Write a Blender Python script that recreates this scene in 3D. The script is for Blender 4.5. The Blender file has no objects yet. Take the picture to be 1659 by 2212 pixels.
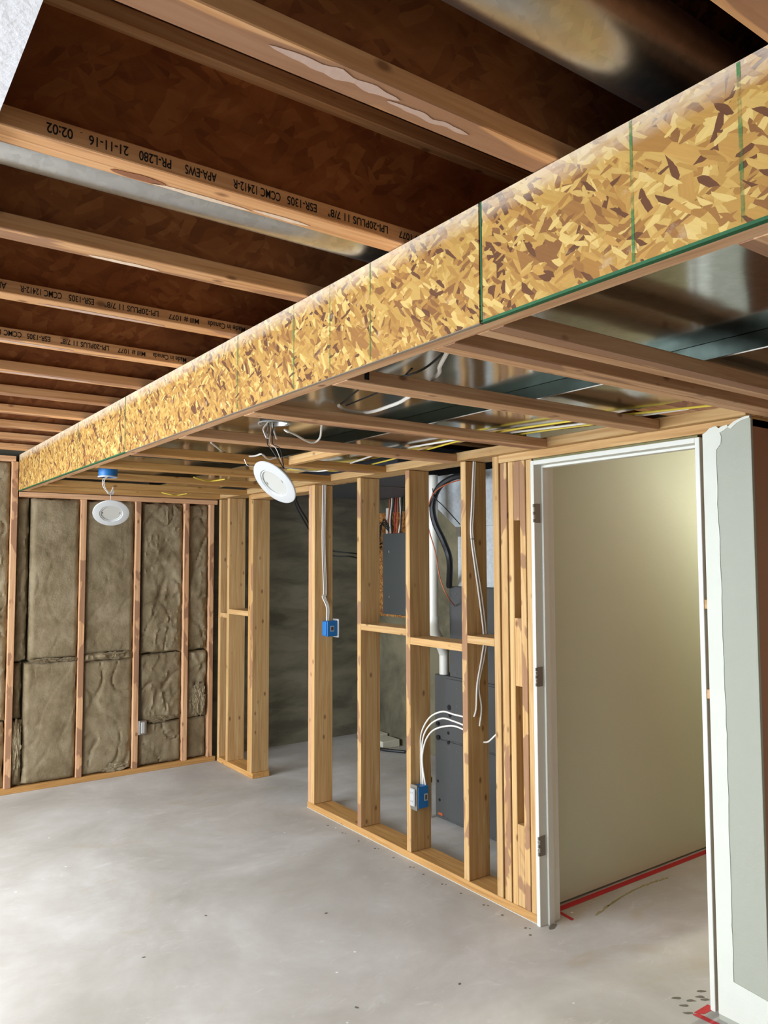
import bpy, bmesh, math, random
from mathutils import Vector, Matrix, noise
S = bpy.context.scene
COL = S.collection
random.seed(4)

# ------------------------------------------------------------------ camera
yaw, pitch, roll, FPX = 0.623948, 0.061513, -0.0033, 1676.3
fwd = Vector((math.sin(yaw)*math.cos(pitch), math.cos(yaw)*math.cos(pitch), math.sin(pitch)))
rt = Vector((math.cos(yaw), -math.sin(yaw), 0)); up = rt.cross(fwd)
rt, up = rt*math.cos(roll)+up*math.sin(roll), up*math.cos(roll)-rt*math.sin(roll)
cd = bpy.data.cameras.new('camera'); cam = bpy.data.objects.new('camera', cd); COL.objects.link(cam)
cam.matrix_world = Matrix(((rt.x, up.x, -fwd.x, 0), (rt.y, up.y, -fwd.y, 0), (rt.z, up.z, -fwd.z, 1.6), (0, 0, 0, 1)))
cd.sensor_fit = 'HORIZONTAL'; cd.sensor_width = 36; cd.lens = 36*FPX/1659; cd.clip_start = 0.02
S.camera = cam
# ------------------------------------------------------------------ world, lights, exposure
w = bpy.data.worlds.new('world'); S.world = w; w.use_nodes = True
w.node_tree.nodes['Background'].inputs[0].default_value = (.75, .85, 1, 1)
w.node_tree.nodes['Background'].inputs[1].default_value = 0.3
S.view_settings.view_transform = 'Standard'; S.view_settings.look = 'None'
S.view_settings.exposure = 0.0; S.view_settings.gamma = 1; S.view_settings.use_curve_mapping = False

def light(name, kind, loc, rot, energy, col, sx=1, sy=1, rad=.05):
    l = bpy.data.lights.new(name, kind); l.energy = energy; l.color = col
    if kind == 'AREA': l.shape = 'RECTANGLE'; l.size = sx; l.size_y = sy
    else: l.shadow_soft_size = rad
    o = bpy.data.objects.new(name, l); COL.objects.link(o); o.location = loc; o.rotation_euler = rot
    return o
R = math.radians
light('daylight_side_window', 'AREA', (-3.1, 3.7, 1.30), (0, R(-84), 0), 520, (.76, .85, 1), 1.8, 4.0)
light('daylight_rear_window', 'AREA', (-1.8, -3.1, 1.4), (R(75), 0, 0), 22, (.86, .92, 1), 2.2, 1.6)
for lx, ly, le, sp in ((-.75, 1.5, 9, 175), (-.75, 3.2, 20, 175), (-.75, 4.9, 24, 175), (2.2, .2, 8, 85)):
    light('unseen_downlight', 'AREA', (lx, ly, 2.31), (0, 0, 0), le, (1, .87, .58), .16, .16).data.spread = R(sp)
light('stair_hall_lamp', 'POINT', (5.8, 1.7, 2.2), (0, 0, 0), 230, (1, 1, .82), rad=.07)
light('stair_hall_fill', 'AREA', (4.0, 1.70, 2.33), (0, 0, 0), 5, (1, .97, .84), 1.4, .25)  # added fill, evens out the brightness of the hall wall
light('unseen_downlight', 'AREA', (3.7, .1, 2.05), (0, 0, 0), 14, (1, .90, .66), .16, .16)  # extra unseen downlight, added to brighten the brown return wall
light('mechanical_room_lamp', 'AREA', (3.4, 4.75, 2.12), (0, 0, 0), 2.5, (1, .97, .88), .2, .2)

# ------------------------------------------------------------------ materials
def nt(name):
    m = bpy.data.materials.new(name); m.use_nodes = True
    t = m.node_tree; b = t.nodes['Principled BSDF']; return m, t, b
def N(t, typ, **kw):
    n = t.nodes.new(typ)
    for k, v in kw.items():
        if k.startswith('i_'): n.inputs[int(k[2:]) if k[2:].isdigit() else k[2:]].default_value = v
        else: setattr(n, k, v)
    return n
def lin(r, g, b):
    f = lambda c: (c/255/12.92) if c/255 <= .04045 else ((c/255+.055)/1.055)**2.4
    return (f(r), f(g), f(b), 1)
def ramp(t, stops, interp='LINEAR'):
    n = t.nodes.new('ShaderNodeValToRGB'); cr = n.color_ramp; cr.interpolation = interp
    while len(cr.elements) < len(stops): cr.elements.new(.5)
    for e, (p, c) in zip(cr.elements, stops):
        e.position = p; e.color = c
    return n
def mixc(t, f, a, b, mode='MIX'):
    n = t.nodes.new('ShaderNodeMix'); n.data_type = 'RGBA'; n.blend_type = mode
    for s, v in ((0, f), (6, a), (7, b)):
        if isinstance(v, bpy.types.NodeSocket): t.links.new(v, n.inputs[s])
        else: n.inputs[s].default_value = v
    return n.outputs[2]
def math_(t, op, a, b=0.0, c=0.0):
    n = t.nodes.new('ShaderNodeMath'); n.operation = op
    for i, v in enumerate((a, b, c)):
        if isinstance(v, bpy.types.NodeSocket): t.links.new(v, n.inputs[i])
        else: n.inputs[i].default_value = v
    return n.outputs[0]
def coords(t, shift=True):
    tc = N(t, 'ShaderNodeTexCoord')
    if not shift: return tc.outputs['Object']
    oi = N(t, 'ShaderNodeObjectInfo')
    v = N(t, 'ShaderNodeVectorMath', operation='MULTIPLY_ADD')
    t.links.new(oi.outputs['Random'], v.inputs[0]); v.inputs[1].default_value = (13.1, 17.3, 9.7)
    t.links.new(tc.outputs['Object'], v.inputs[2]); return v.outputs[0]
def mapping(t, v, scale=(1, 1, 1), rot=(0, 0, 0), loc=(0, 0, 0)):
    m = N(t, 'ShaderNodeMapping'); t.links.new(v, m.inputs[0])
    m.inputs[1].default_value = loc; m.inputs[2].default_value = rot; m.inputs[3].default_value = scale
    return m.outputs[0]
def bump(t, b, h, strength=.3, dist=.002):
    n = N(t, 'ShaderNodeBump'); n.inputs['Strength'].default_value = strength; n.inputs['Distance'].default_value = dist
    t.links.new(h, n.inputs['Height']); t.links.new(n.outputs[0], b.inputs['Normal'])
def noise_(t, v, scale, detail=4, rough=.5, dist=0):
    n = N(t, 'ShaderNodeTexNoise'); t.links.new(v, n.inputs['Vector'])
    n.inputs['Scale'].default_value = scale; n.inputs['Detail'].default_value = detail
    n.inputs['Roughness'].default_value = rough; n.inputs['Distortion'].default_value = dist
    return n.outputs[0]
WC = {}
def wood(axis, tone='pine', smear=False):
    key = (axis, tone, smear)
    if key in WC: return WC[key]
    base, dark, lite = {
        'pine': ((196, 156, 102), (172, 128, 78), (212, 180, 130)),
        'pink': ((204, 158, 116), (174, 126, 86), (222, 182, 142)),
        'flange': ((206, 154, 104), (174, 120, 74), (224, 178, 130)),
        'plate': ((190, 142, 82), (158, 110, 58), (208, 164, 104))}[tone]
    m, t, b = nt('wood_'+tone+'_'+axis+('_smeared' if smear else ''))
    v = coords(t)
    s = {'x': (1.2, 30, 30), 'y': (30, 1.2, 30), 'z': (30, 30, 1.2)}[axis]
    g = noise_(t, mapping(t, v, s), 1.4, 5, .55, 1.2)
    r = ramp(t, [(.25, lin(*dark)), (.5, lin(*base)), (.75, lin(*lite))]); t.links.new(g, r.inputs[0])
    ks = {'x': (7, 13, 13), 'y': (13, 7, 13), 'z': (13, 13, 7)}[axis]
    vo = N(t, 'ShaderNodeTexVoronoi'); t.links.new(mapping(t, v, ks), vo.inputs['Vector']); vo.inputs['Scale'].default_value = 1
    kr = ramp(t, [(0.06, (1, 1, 1, 1)), (.15, (0, 0, 0, 1))]); t.links.new(vo.outputs['Distance'], kr.inputs[0])
    c = mixc(t, math_(t, 'MULTIPLY', kr.outputs[0], .7), r.outputs[0], lin(92, 50, 24))
    oi = N(t, 'ShaderNodeObjectInfo')
    hs = N(t, 'ShaderNodeHueSaturation'); t.links.new(c, hs.inputs['Color'])
    t.links.new(math_(t, 'MULTIPLY_ADD', oi.outputs['Random'], .22, .89), hs.inputs['Value'])
    c = hs.outputs[0]
    if smear:
        ms = {'x': (1.3, 9, 9), 'y': (9, 1.3, 9), 'z': (7, 7, 3.2)}[axis]
        sn = noise_(t, mapping(t, v, ms, loc=(3, 5, 1)), 1.0, 3, .5, .4)
        sr = ramp(t, [(.51, (0, 0, 0, 1)), (.53, (1, 1, 1, 1))]); t.links.new(sn, sr.inputs[0])
        nn = N(t, 'ShaderNodeTexCoord'); ns = N(t, 'ShaderNodeSeparateXYZ'); t.links.new(nn.outputs['Normal'], ns.inputs[0])
        side = math_(t, 'LESS_THAN', ns.outputs['xyz'.index(smear)], -.6)
        c = mixc(t, math_(t, 'MULTIPLY', math_(t, 'MULTIPLY', sr.outputs[0], .8), side), c, lin(146, 106, 80))
    t.links.new(c, b.inputs['Base Color']); b.inputs['Roughness'].default_value = .7
    b.inputs['Specular IOR Level'].default_value = .25
    bump(t, b, g, .4, .002)
    WC[key] = m; return m
def osb(name, plane, pal, sc=1.0, dusty=False, rough=.75, soft=0):
    m, t, b = nt(name)
    v = coords(t)
    sx = N(t, 'ShaderNodeSeparateXYZ'); t.links.new(v, sx.inputs[0])
    cx = N(t, 'ShaderNodeCombineXYZ')
    for i, a in enumerate(plane): t.links.new(sx.outputs['XYZ'.index(a)], cx.inputs[i])
    uv = cx.outputs[0]
    wn = N(t, 'ShaderNodeTexNoise'); t.links.new(uv, wn.inputs['Vector']); wn.inputs['Scale'].default_value = 60*sc; wn.inputs['Detail'].default_value = 3
    wv = N(t, 'ShaderNodeVectorMath', operation='MULTIPLY_ADD'); t.links.new(wn.outputs['Color'], wv.inputs[0])
    wv.inputs[1].default_value = (.004/sc, .004/sc, 0); t.links.new(uv, wv.inputs[2]); uv = wv.outputs[0]
    stops = [(i/len(pal), lin(*p)) for i, p in enumerate(pal)]
    col = None; hh = None
    for i, (ang, ux, uy, thr) in enumerate([(25, 12, 30, 0), (-42, 11, 36, .45), (48, 10, 38, .5), (8, 11, 36, .55), (85, 12, 38, .6), (-65, 22, 75, .66), (33, 9, 32, .64), (62, 20, 80, .66), (-20, 34, 120, .7), (38, 30, 110, .72)]):
        ru = mapping(t, uv, (1, 1, 1), (0, 0, R(-ang)))
        vo = N(t, 'ShaderNodeTexVoronoi', voronoi_dimensions='2D')
        t.links.new(mapping(t, ru, (ux*sc, uy*sc, 1), (0, 0, 0), (i*3.7, i*1.9, 0)), vo.inputs['Vector']); vo.inputs['Scale'].default_value = 1
        sp = N(t, 'ShaderNodeSeparateColor'); t.links.new(vo.outputs['Color'], sp.inputs[0])
        rp = ramp(t, stops, 'CONSTANT'); t.links.new(sp.outputs[0], rp.inputs[0])
        fg = noise_(t, mapping(t, ru, (8*sc, 160*sc, 1)), 1, 3)
        cc = mixc(t, .35, rp.outputs[0], mixc(t, fg, (.45, .45, .45, 1), (1.35, 1.35, 1.35, 1)), 'MULTIPLY')
        if col is None: col = cc; hh = sp.outputs[2]
        else:
            k = math_(t, 'GREATER_THAN', sp.outputs[1], thr)
            col = mixc(t, k, col, cc)
            mx = N(t, 'ShaderNodeMix'); t.links.new(k, mx.inputs[0]); t.links.new(hh, mx.inputs[2]); t.links.new(sp.outputs[2], mx.inputs[3]); hh = mx.outputs[0]
    if soft:
        so = ramp(t, [(.3, lin(*pal[4])), (.5, lin(*pal[0])), (.72, lin(*pal[5]))]); t.links.new(noise_(t, mapping(t, uv, (5, 9, 1)), 1.4, 5, .6, .8), so.inputs[0])
        col = mixc(t, soft, col, so.outputs[0])
    if dusty:
        tc = N(t, 'ShaderNodeTexCoord'); s2 = N(t, 'ShaderNodeSeparateXYZ'); t.links.new(tc.outputs['Object'], s2.inputs[0])
        e = math_(t, 'SUBTRACT', s2.outputs[2], .205)
        e = math_(t, 'MULTIPLY', e, 22)
        dn = noise_(t, mapping(t, tc.outputs['Object'], (6, 6, 30)), 3, 4, .6)
        d2 = noise_(t, mapping(t, tc.outputs['Object'], (8, 8, 12)), 1.6, 6, .7)
        f = math_(t, 'MULTIPLY', math_(t, 'MAXIMUM', e, 0), dn)
        f2 = math_(t, 'MULTIPLY', math_(t, 'MAXIMUM', math_(t, 'SUBTRACT', d2, .6), 0), 2.0)
        f = math_(t, 'MINIMUM', math_(t, 'ADD', f, f2), .5)
        col = mixc(t, f, col, lin(222, 210, 190))
    t.links.new(col, b.inputs['Base Color']); b.inputs['Roughness'].default_value = rough
    b.inputs['Specular IOR Level'].default_value = .3
    bump(t, b, hh, .35, .0015)
    return m
GOLD = [(172, 130, 62), (192, 156, 84), (158, 112, 52), (184, 140, 70), (132, 88, 44), (206, 174, 102), (176, 132, 64), (148, 102, 50), (188, 150, 78), (100, 62, 34), (180, 140, 68), (166, 122, 58)]
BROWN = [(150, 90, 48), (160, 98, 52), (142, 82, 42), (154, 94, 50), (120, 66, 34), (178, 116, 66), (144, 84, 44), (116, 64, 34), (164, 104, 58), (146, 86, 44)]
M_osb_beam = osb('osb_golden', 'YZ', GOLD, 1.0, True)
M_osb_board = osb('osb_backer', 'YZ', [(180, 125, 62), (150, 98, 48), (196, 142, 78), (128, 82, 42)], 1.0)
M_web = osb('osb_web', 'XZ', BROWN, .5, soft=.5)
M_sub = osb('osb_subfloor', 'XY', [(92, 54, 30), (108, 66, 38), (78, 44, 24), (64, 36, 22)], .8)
def plain(name, rgb, rough=.6, metal=0, bs=0, bscale=40, var=0, spec=.5):
    m, t, b = nt(name); b.inputs['Base Color'].default_value = lin(*rgb)
    b.inputs['Roughness'].default_value = rough; b.inputs['Metallic'].default_value = metal
    b.inputs['Specular IOR Level'].default_value = spec
    if bs or var:
        n = noise_(t, coords(t), bscale, 5, .55)
        if bs: bump(t, b, n, bs, .003)
        if var:
            n2 = noise_(t, coords(t), bscale*.25, 4, .6)
            c = lin(*rgb); c2 = tuple(x*(1-var) for x in c[:3])+(1,)
            t.links.new(mixc(t, n2, c2, tuple(min(1, x*(1+var*.6)) for x in c[:3])+(1,)), b.inputs['Base Color'])
    return m
M_white_tex = plain('textured_white_drywall', (236, 236, 238), .8, 0, .8, 55)
M_white = plain('white_painted_trim', (216, 215, 202), .45, 0, .1, 30)
M_mud = plain('joint_compound', (214, 215, 200), .8, 0, .35, 25, .06)
M_hall = plain('beige_wall_paint', (198, 204, 180), .7, 0, .15, 90)
M_grey = plain('grey_green_wall_paint', (164, 165, 148), .7, 0, .15, 90)
M_brown = plain('brown_wall_paint', (168, 120, 92), .8, 0, .1, 60)
M_rear = plain('taupe_wall_paint', (112, 100, 86), .8)
M_batt = None
M_blue = plain('blue_box_plastic', (34, 112, 178), .45)
M_plastic_w = plain('white_plastic', (184, 184, 180), .35)
M_cablew = plain('white_cable_jacket', (226, 220, 208), .45)
M_cabley = plain('yellow_cable_jacket', (226, 200, 70), .45)
M_black = plain('black_rubber', (22, 22, 22), .55)
M_orange = plain('orange_wire_jacket', (176, 84, 40), .5)
M_red = plain('red_wire_jacket', (170, 40, 30), .5)
M_cab = plain('furnace_grey_enamel', (68, 68, 65), .65, 0, .06, 120, .06)
M_panelgrey = plain('panel_grey_enamel', (76, 78, 74), .6)
M_pvc = plain('white_pvc', (222, 220, 206), .35, 0, 0, 8, .06)
M_hinge = plain('bronze_hinge', (128, 120, 108), .5, .3)
M_steel = plain('bright_steel', (190, 190, 186), .3, 1)
M_brass = plain('brass', (190, 150, 80), .3, 1)
M_dark = plain('dark_opening', (14, 13, 12), .9)
M_cut = plain('grey_cut_edge', (150, 134, 112), .9, 0, .5, 80, .3)
M_green = plain('green_edge_paint', (26, 92, 48), .7, 0, 0, 40, .35)
M_tape = plain('red_tape', (190, 30, 44), .5, 0, .2, 60, .12)
M_cream = plain('cream_drywall_offcut', (214, 210, 186), .8, 0, .3, 40, .1)
M_ink = plain('black_ink', (26, 20, 16), .8)
M_stain = plain('dark_floor_spot', (104, 98, 84), .8)
M_rust = plain('ochre_floor_stain', (160, 150, 104), .8)
M_gap_shade = plain('olive_gap_shade', (120, 116, 66), .6)  # olive colour for the shaded gap over the door head
def metal(name, rgb=(178, 180, 178), rough=.16, wav=.5, sc=3.0):
    m, t, b = nt(name); b.inputs['Metallic'].default_value = 1
    v = coords(t)
    n = noise_(t, mapping(t, v, (1, .5, 1)), sc, 2, .4)
    sp = N(t, 'ShaderNodeTexVoronoi'); t.links.new(v, sp.inputs['Vector']); sp.inputs['Scale'].default_value = 60
    s = N(t, 'ShaderNodeSeparateColor'); t.links.new(sp.outputs['Color'], s.inputs[0])
    c = lin(*rgb)
    t.links.new(mixc(t, s.outputs[0], tuple(x*.9 for x in c[:3])+(1,), tuple(x*1.06 for x in c[:3])+(1,)), b.inputs['Base Color'])
    b.inputs['Roughness'].default_value = rough
    bump(t, b, n, wav, .03)
    return m
M_duct = metal('galvanised_sheet', (176, 176, 168), .13, .35, 2.2)
M_pipe = metal('galvanised_pipe', (200, 200, 198), .3, .05, 3)
M_plen = metal('dull_galvanised', (190, 196, 196), .5, .12, 4); M_plen.node_tree.nodes['Principled BSDF'].inputs['Metallic'].default_value = .45
M_rail = metal('dark_galvanised_edge', (62, 70, 64), .25, .2, 6)

def floor_mat():
    m, t, b = nt('concrete_slab'); v = coords(t, False)
    n1 = noise_(t, v, 1.1, 6, .62, .4); n2 = noise_(t, mapping(t, v, (1, 1, 1), loc=(7, 3, 0)), 4.2, 6, .65, .6)
    r = ramp(t, [(.32, lin(172, 168, 160)), (.5, lin(198, 195, 190)), (.68, lin(222, 221, 219))]); t.links.new(n1, r.inputs[0])
    c = mixc(t, math_(t, 'MULTIPLY', n2, .6), r.outputs[0], lin(160, 154, 142))
    st = noise_(t, mapping(t, v, (1, 1.6, 1), loc=(2.2, 9, 0)), 1.5, 5, .6, .8)
    sr = ramp(t, [(.6, (0, 0, 0, 1)), (.72, (1, 1, 1, 1))]); t.links.new(st, sr.inputs[0])
    c = mixc(t, math_(t, 'MULTIPLY', sr.outputs[0], .55), c, lin(178, 162, 130))
    sw = noise_(t, mapping(t, v, (1.6, 4, 1), loc=(4, 1, 0)), 2.6, 7, .75, 1.2)
    wr = ramp(t, [(.58, (0, 0, 0, 1)), (.70, (1, 1, 1, 1))]); t.links.new(sw, wr.inputs[0])
    c = mixc(t, math_(t, 'MULTIPLY', wr.outputs[0], .28), c, lin(236, 236, 234))
    vo = N(t, 'ShaderNodeTexVoronoi'); t.links.new(v, vo.inputs['Vector']); vo.inputs['Scale'].default_value = 7
    vr = ramp(t, [(.03, (1, 1, 1, 1)), (.055, (0, 0, 0, 1))]); t.links.new(vo.outputs['Distance'], vr.inputs[0])
    sc = N(t, 'ShaderNodeSeparateColor'); t.links.new(vo.outputs['Color'], sc.inputs[0])
    c = mixc(t, math_(t, 'MULTIPLY', vr.outputs[0], math_(t, 'GREATER_THAN', sc.outputs[0], .72)), c, lin(240, 240, 238))
    t.links.new(c, b.inputs['Base Color']); b.inputs['Roughness'].default_value = .62
    b.inputs['Specular IOR Level'].default_value = .35
    bump(t, b, n2, .12, .004); return m
M_floor = floor_mat()
def conc_mat(name, a, bb, bands):
    m, t, b = nt(name); v = coords(t, False)
    n1 = noise_(t, mapping(t, v, (1.5, 1.5, bands)), 1.3, 5, .6, .5); n2 = noise_(t, v, 9, 5, .6)
    r = ramp(t, [(.35, lin(*a)), (.62, lin(*bb))]); t.links.new(n1, r.inputs[0])
    t.links.new(mixc(t, math_(t, 'MULTIPLY', n2, .4), r.outputs[0], lin(*a)), b.inputs['Base Color'])
    b.inputs['Roughness'].default_value = .9; bump(t, b, n2, .3, .006); return m
M_conc = conc_mat('concrete_banded', (96, 92, 76), (142, 136, 114), 5)
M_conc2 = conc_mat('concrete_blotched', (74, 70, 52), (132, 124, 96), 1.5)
def batt_mat():
    m, t, b = nt('mineral_wool'); v = coords(t)
    n1 = noise_(t, v, 5, 6, .65, .3); n2 = noise_(t, v, 60, 4, .7)
    r = ramp(t, [(.3, lin(108, 94, 70)), (.5, lin(140, 125, 98)), (.75, lin(172, 158, 130))]); t.links.new(n1, r.inputs[0])
    t.links.new(mixc(t, math_(t, 'MULTIPLY', n2, .5), r.outputs[0], lin(126, 112, 84)), b.inputs['Base Color'])
    b.inputs['Roughness'].default_value = 1; b.inputs['Specular IOR Level'].default_value = .05
    bump(t, b, n2, .6, .006); return m
M_batt = batt_mat()
def faded_line():
    m, t, b = nt('green_nailing_line'); v = coords(t)
    b.inputs['Base Color'].default_value = lin(78, 150, 84); b.inputs['Roughness'].default_value = .8
    n = noise_(t, v, 22, 4, .7)
    r = ramp(t, [(.4, (.05, .05, .05, 1)), (.62, (.6, .6, .6, 1))]); t.links.new(n, r.inputs[0])
    t.links.new(r.outputs[0], b.inputs['Alpha']); return m
M_line = faded_line()
M_lens = plain('frosted_lamp_lens', (178, 176, 166), .3)

# ------------------------------------------------------------------ builders
def put(name, bm, mat, parent=None, loc=(0, 0, 0), smooth=False):
    me = bpy.data.meshes.new(name); bmesh.ops.recalc_face_normals(bm, faces=bm.faces)
    bm.to_mesh(me); bm.free(); me.materials.append(mat)
    if smooth:
        for p in me.polygons: p.use_smooth = True
        try: me.set_sharp_from_angle(angle=R(40))
        except Exception: pass
    o = bpy.data.objects.new(name, me); COL.objects.link(o)
    if parent:
        w_, q_ = Vector((0, 0, 0)), parent
        while q_: w_ += q_.location; q_ = q_.parent
        o.parent = parent; o.location = Vector(loc)-w_
    else: o.location = loc
    return o
def tag(o, label=None, cat=None, group=None, kind=None):
    if label: o['label'] = label
    if cat: o['category'] = cat
    if group: o['group'] = group
    if kind: o['kind'] = kind
    return o
def empty(name, loc, label=None, cat=None, group=None, kind=None):
    o = bpy.data.objects.new(name, None); COL.objects.link(o); o.location = loc; o.empty_display_size = .05
    return tag(o, label, cat, group, kind)
def bx(bm, x0, x1, y0, y1, z0, z1, o=(0, 0, 0), bev=0):
    v = bmesh.ops.create_cube(bm, size=1)['verts']
    for k in v:
        k.co = Vector(((x0+x1)/2+k.co.x*(x1-x0)-o[0], (y0+y1)/2+k.co.y*(y1-y0)-o[1], (z0+z1)/2+k.co.z*(z1-z0)-o[2]))
    if bev:
        es = list({e for k in v for e in k.link_edges})
        bmesh.ops.bevel(bm, geom=es, offset=bev, segments=1, affect='EDGES')
def box(name, x0, x1, y0, y1, z0, z1, mat, parent=None, bev=.0015, wob=0):
    o = ((x0+x1)/2, (y0+y1)/2, z0); bm = bmesh.new(); bx(bm, x0, x1, y0, y1, z0, z1, o, bev)
    return put(name, bm, mat, parent, o)
def lumber(name, x0, x1, y0, y1, z0, z1, tone, label, cat, group=None, smear=False, parent=None, bow=.0):
    if smear is True: smear = {'stud': 'x', 'block': 'x', 'joist': 'z'}.get(cat, 'z')
    d = {'x': x1-x0, 'y': y1-y0, 'z': z1-z0}; ax = max(d, key=d.get)
    o = ((x0+x1)/2, (y0+y1)/2, z0); bm = bmesh.new(); bx(bm, x0, x1, y0, y1, z0, z1, o, .002)
    ob = put(name, bm, wood(ax, tone, smear), parent, o)
    if not parent: tag(ob, label, cat, group)
    elif label: ob['label'] = label
    return ob
def catmull(P, n=6):
    P = [Vector(p) for p in P]
    if len(P) < 3: return P
    Q = [P[0]*2-P[1]]+P+[P[-1]*2-P[-2]]; out = []
    for i in range(1, len(Q)-2):
        a, b, c, d = Q[i-1], Q[i], Q[i+1], Q[i+2]
        for k in range(n):
            t = k/n
            out.append(.5*((2*b)+(c-a)*t+(2*a-5*b+4*c-d)*t*t+(3*b-a-3*c+d)*t**3))
    out.append(P[-1]); return out
def tube_bm(bm, pts, r, seg=8, smooth=6, flat=1.0, o=Vector((0, 0, 0))):
    P = catmull(pts, smooth) if smooth > 1 else [Vector(p) for p in pts]
    rings = []; prev = None
    for i, p in enumerate(P):
        d = (P[min(i+1, len(P)-1)]-P[max(i-1, 0)]).normalized()
        if prev is None:
            a = Vector((0, 0, 1)) if abs(d.z) < .9 else Vector((1, 0, 0))
            u = d.cross(a).normalized()
        else: u = (prev-d*prev.dot(d)).normalized()
        prev = u; v = d.cross(u)
        rr = r[i*len(r)//len(P)] if isinstance(r, (list, tuple)) else r
        rings.append([bm.verts.new(p-o+u*rr*math.cos(2*math.pi*k/seg)+v*rr*flat*math.sin(2*math.pi*k/seg)) for k in range(seg)])
    for A, B in zip(rings, rings[1:]):
        for k in range(seg): bm.faces.new((A[k], A[(k+1) % seg], B[(k+1) % seg], B[k]))
    bm.faces.new(rings[0]); bm.faces.new(rings[-1][::-1])
def tube(name, pts, r, mat, parent=None, seg=8, smooth=6, flat=1.0):
    bm = bmesh.new(); o = Vector(pts[0]); tube_bm(bm, pts, r, seg, smooth, flat, o)
    return put(name, bm, mat, parent, o, True)
def lathe(bm, prof, mtx, seg=40, cap=True):
    rings = []
    for (r, z) in prof:
        rings.append([bm.verts.new(mtx @ Vector((r*math.cos(2*math.pi*k/seg), r*math.sin(2*math.pi*k/seg), z))) for k in range(seg)])
    for A, B in zip(rings, rings[1:]):
        for k in range(seg): bm.faces.new((A[k], A[(k+1) % seg], B[(k+1) % seg], B[k]))
    if cap: bm.faces.new(rings[0]); bm.faces.new(rings[-1][::-1])
def poly_prism(bm, pts, ext, o=Vector((0, 0, 0))):
    A = [bm.verts.new(Vector(p)-o) for p in pts]; B = [bm.verts.new(Vector(p)+Vector(ext)-o) for p in pts]
    bm.faces.new(A); bm.faces.new(B[::-1]); n = len(A)
    for i in range(n): bm.faces.new((A[i], A[(i+1) % n], B[(i+1) % n], B[i]))
def struct(name, x0, x1, y0, y1, z0, z1, mat, bev=0):
    return tag(box(name, x0, x1, y0, y1, z0, z1, mat, None, bev), kind='structure')
def text_mesh(s, width, height):
    c = bpy.data.curves.new('t', 'FONT'); c.body = s; c.size = 1; c.offset = .016
    o = bpy.data.objects.new('t', c); COL.objects.link(o)
    bpy.context.view_layer.update()
    dg = bpy.context.evaluated_depsgraph_get(); me = bpy.data.meshes.new_from_object(o.evaluated_get(dg))
    bpy.data.objects.remove(o)
    xs = [v.co.x for v in me.vertices]; ys = [v.co.y for v in me.vertices]
    x0, x1, y0, y1 = min(xs), max(xs), min(ys), max(ys)
    h = max(y1-y0, .7) if len(s) > 1 else .7
    for v in me.vertices:
        v.co.x = (v.co.x-x0)/(x1-x0)*width; v.co.y = (v.co.y-(y0 if len(s) > 1 else 0))/h*height
    return me

# ------------------------------------------------------------------ SETTING
XP = 2.595; YF = 5.92; XB = 1.092; ZJ = 2.35; ZS = 2.09; ZT = 2.652
struct('floor', -3.3, 6.95, -3.3, 6.3, -.1, 0, M_floor)
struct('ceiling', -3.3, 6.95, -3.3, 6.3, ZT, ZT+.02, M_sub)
struct('wall_far', -3.3, 4.3, 6.06, 6.25, 0, ZT, M_conc)
struct('wall_mechanical_right', 4.1, 4.25, 2.62, 6.06, 0, ZT, M_conc2)
struct('wall_left', -3.3, -3.15, -3.3, 6.06, 0, ZT, M_white_tex)
struct('wall_rear', -3.15, 6.95, -3.3, -3.15, 0, ZT, M_rear)
struct('wall_outer_right', 6.8, 6.95, -3.15, 2.62, 0, ZT, M_rear)
hw = struct('wall_stair_hall', 2.737, 6.8, 2.53, 2.62, .012, 2.345, M_hall)
struct('wall_brown_return', 2.60, 6.8, 1.42, 1.52, 0, 2.085, M_brown)
# unseen sloped panel past the doorway, shaped to cast the diagonal wall shadow
bm = bmesh.new(); o = Vector((4.3, 1.87, 0))
poly_prism(bm, [(4.3, 1.87, 0), (4.3, 1.87, 2.345), (4.90, 1.87, 2.345), (6.79, 1.87, .891), (6.79, 1.87, 0)], (0, .03, 0), o)
tag(put('wall_shadow_rake', bm, M_hall, None, o), kind='structure')
struct('ceiling_finished', -3.15, .209, -3.15, 5.9, 2.336, 2.3485, M_white_tex)

# door surround: painted drywall right of the doorway with torn compound
bm = bmesh.new(); o = Vector((2.583, 1.42, 0))
top = [(1.42, 2.098), (1.445, 2.094), (1.462, 2.088), (1.478, 2.082), (1.50, 2.068), (1.515, 2.066), (1.52, 2.058), (1.56, 2.05), (1.599, 2.05)]
poly_prism(bm, [(2.583, 1.42, 0)]+[(2.583, y, z) for y, z in top]+[(2.583, 1.599, 0)], (.012, 0, 0), o)
wr = tag(put('wall_right', bm, M_grey, None, o), kind='structure')
def ragged(name, pts, mat, x, th, parent):
    bm = bmesh.new(); o = Vector((x, pts[0][0], pts[0][1]))
    poly_prism(bm, [(x, y, z) for y, z in pts], (th, 0, 0), o); return put(name, bm, mat, parent, o)
L = []
for k in range(60):
    z = .15+k*(1.83/59); L.append((1.540+.006*noise.noise(Vector((0, 0, z*7)))+.003*noise.noise(Vector((3, 0, z*40)))+.014*max(0, (z-1.0))*.4, z))
L += [(1.545, 1.99), (1.528, 2.01), (1.526, 2.035), (1.531, 2.05)]
pts = [(1.599, .02), (1.540, .15)]+L+[(1.515, 2.056), (1.500, 2.066), (1.502, 2.074), (1.520, 2.072), (1.535, 2.066), (1.545, 2.075), (1.57, 2.071), (1.585, 2.058), (1.598, 2.052)]
ragged('joint_compound', pts, M_mud, 2.5805, .0025, wr)
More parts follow.
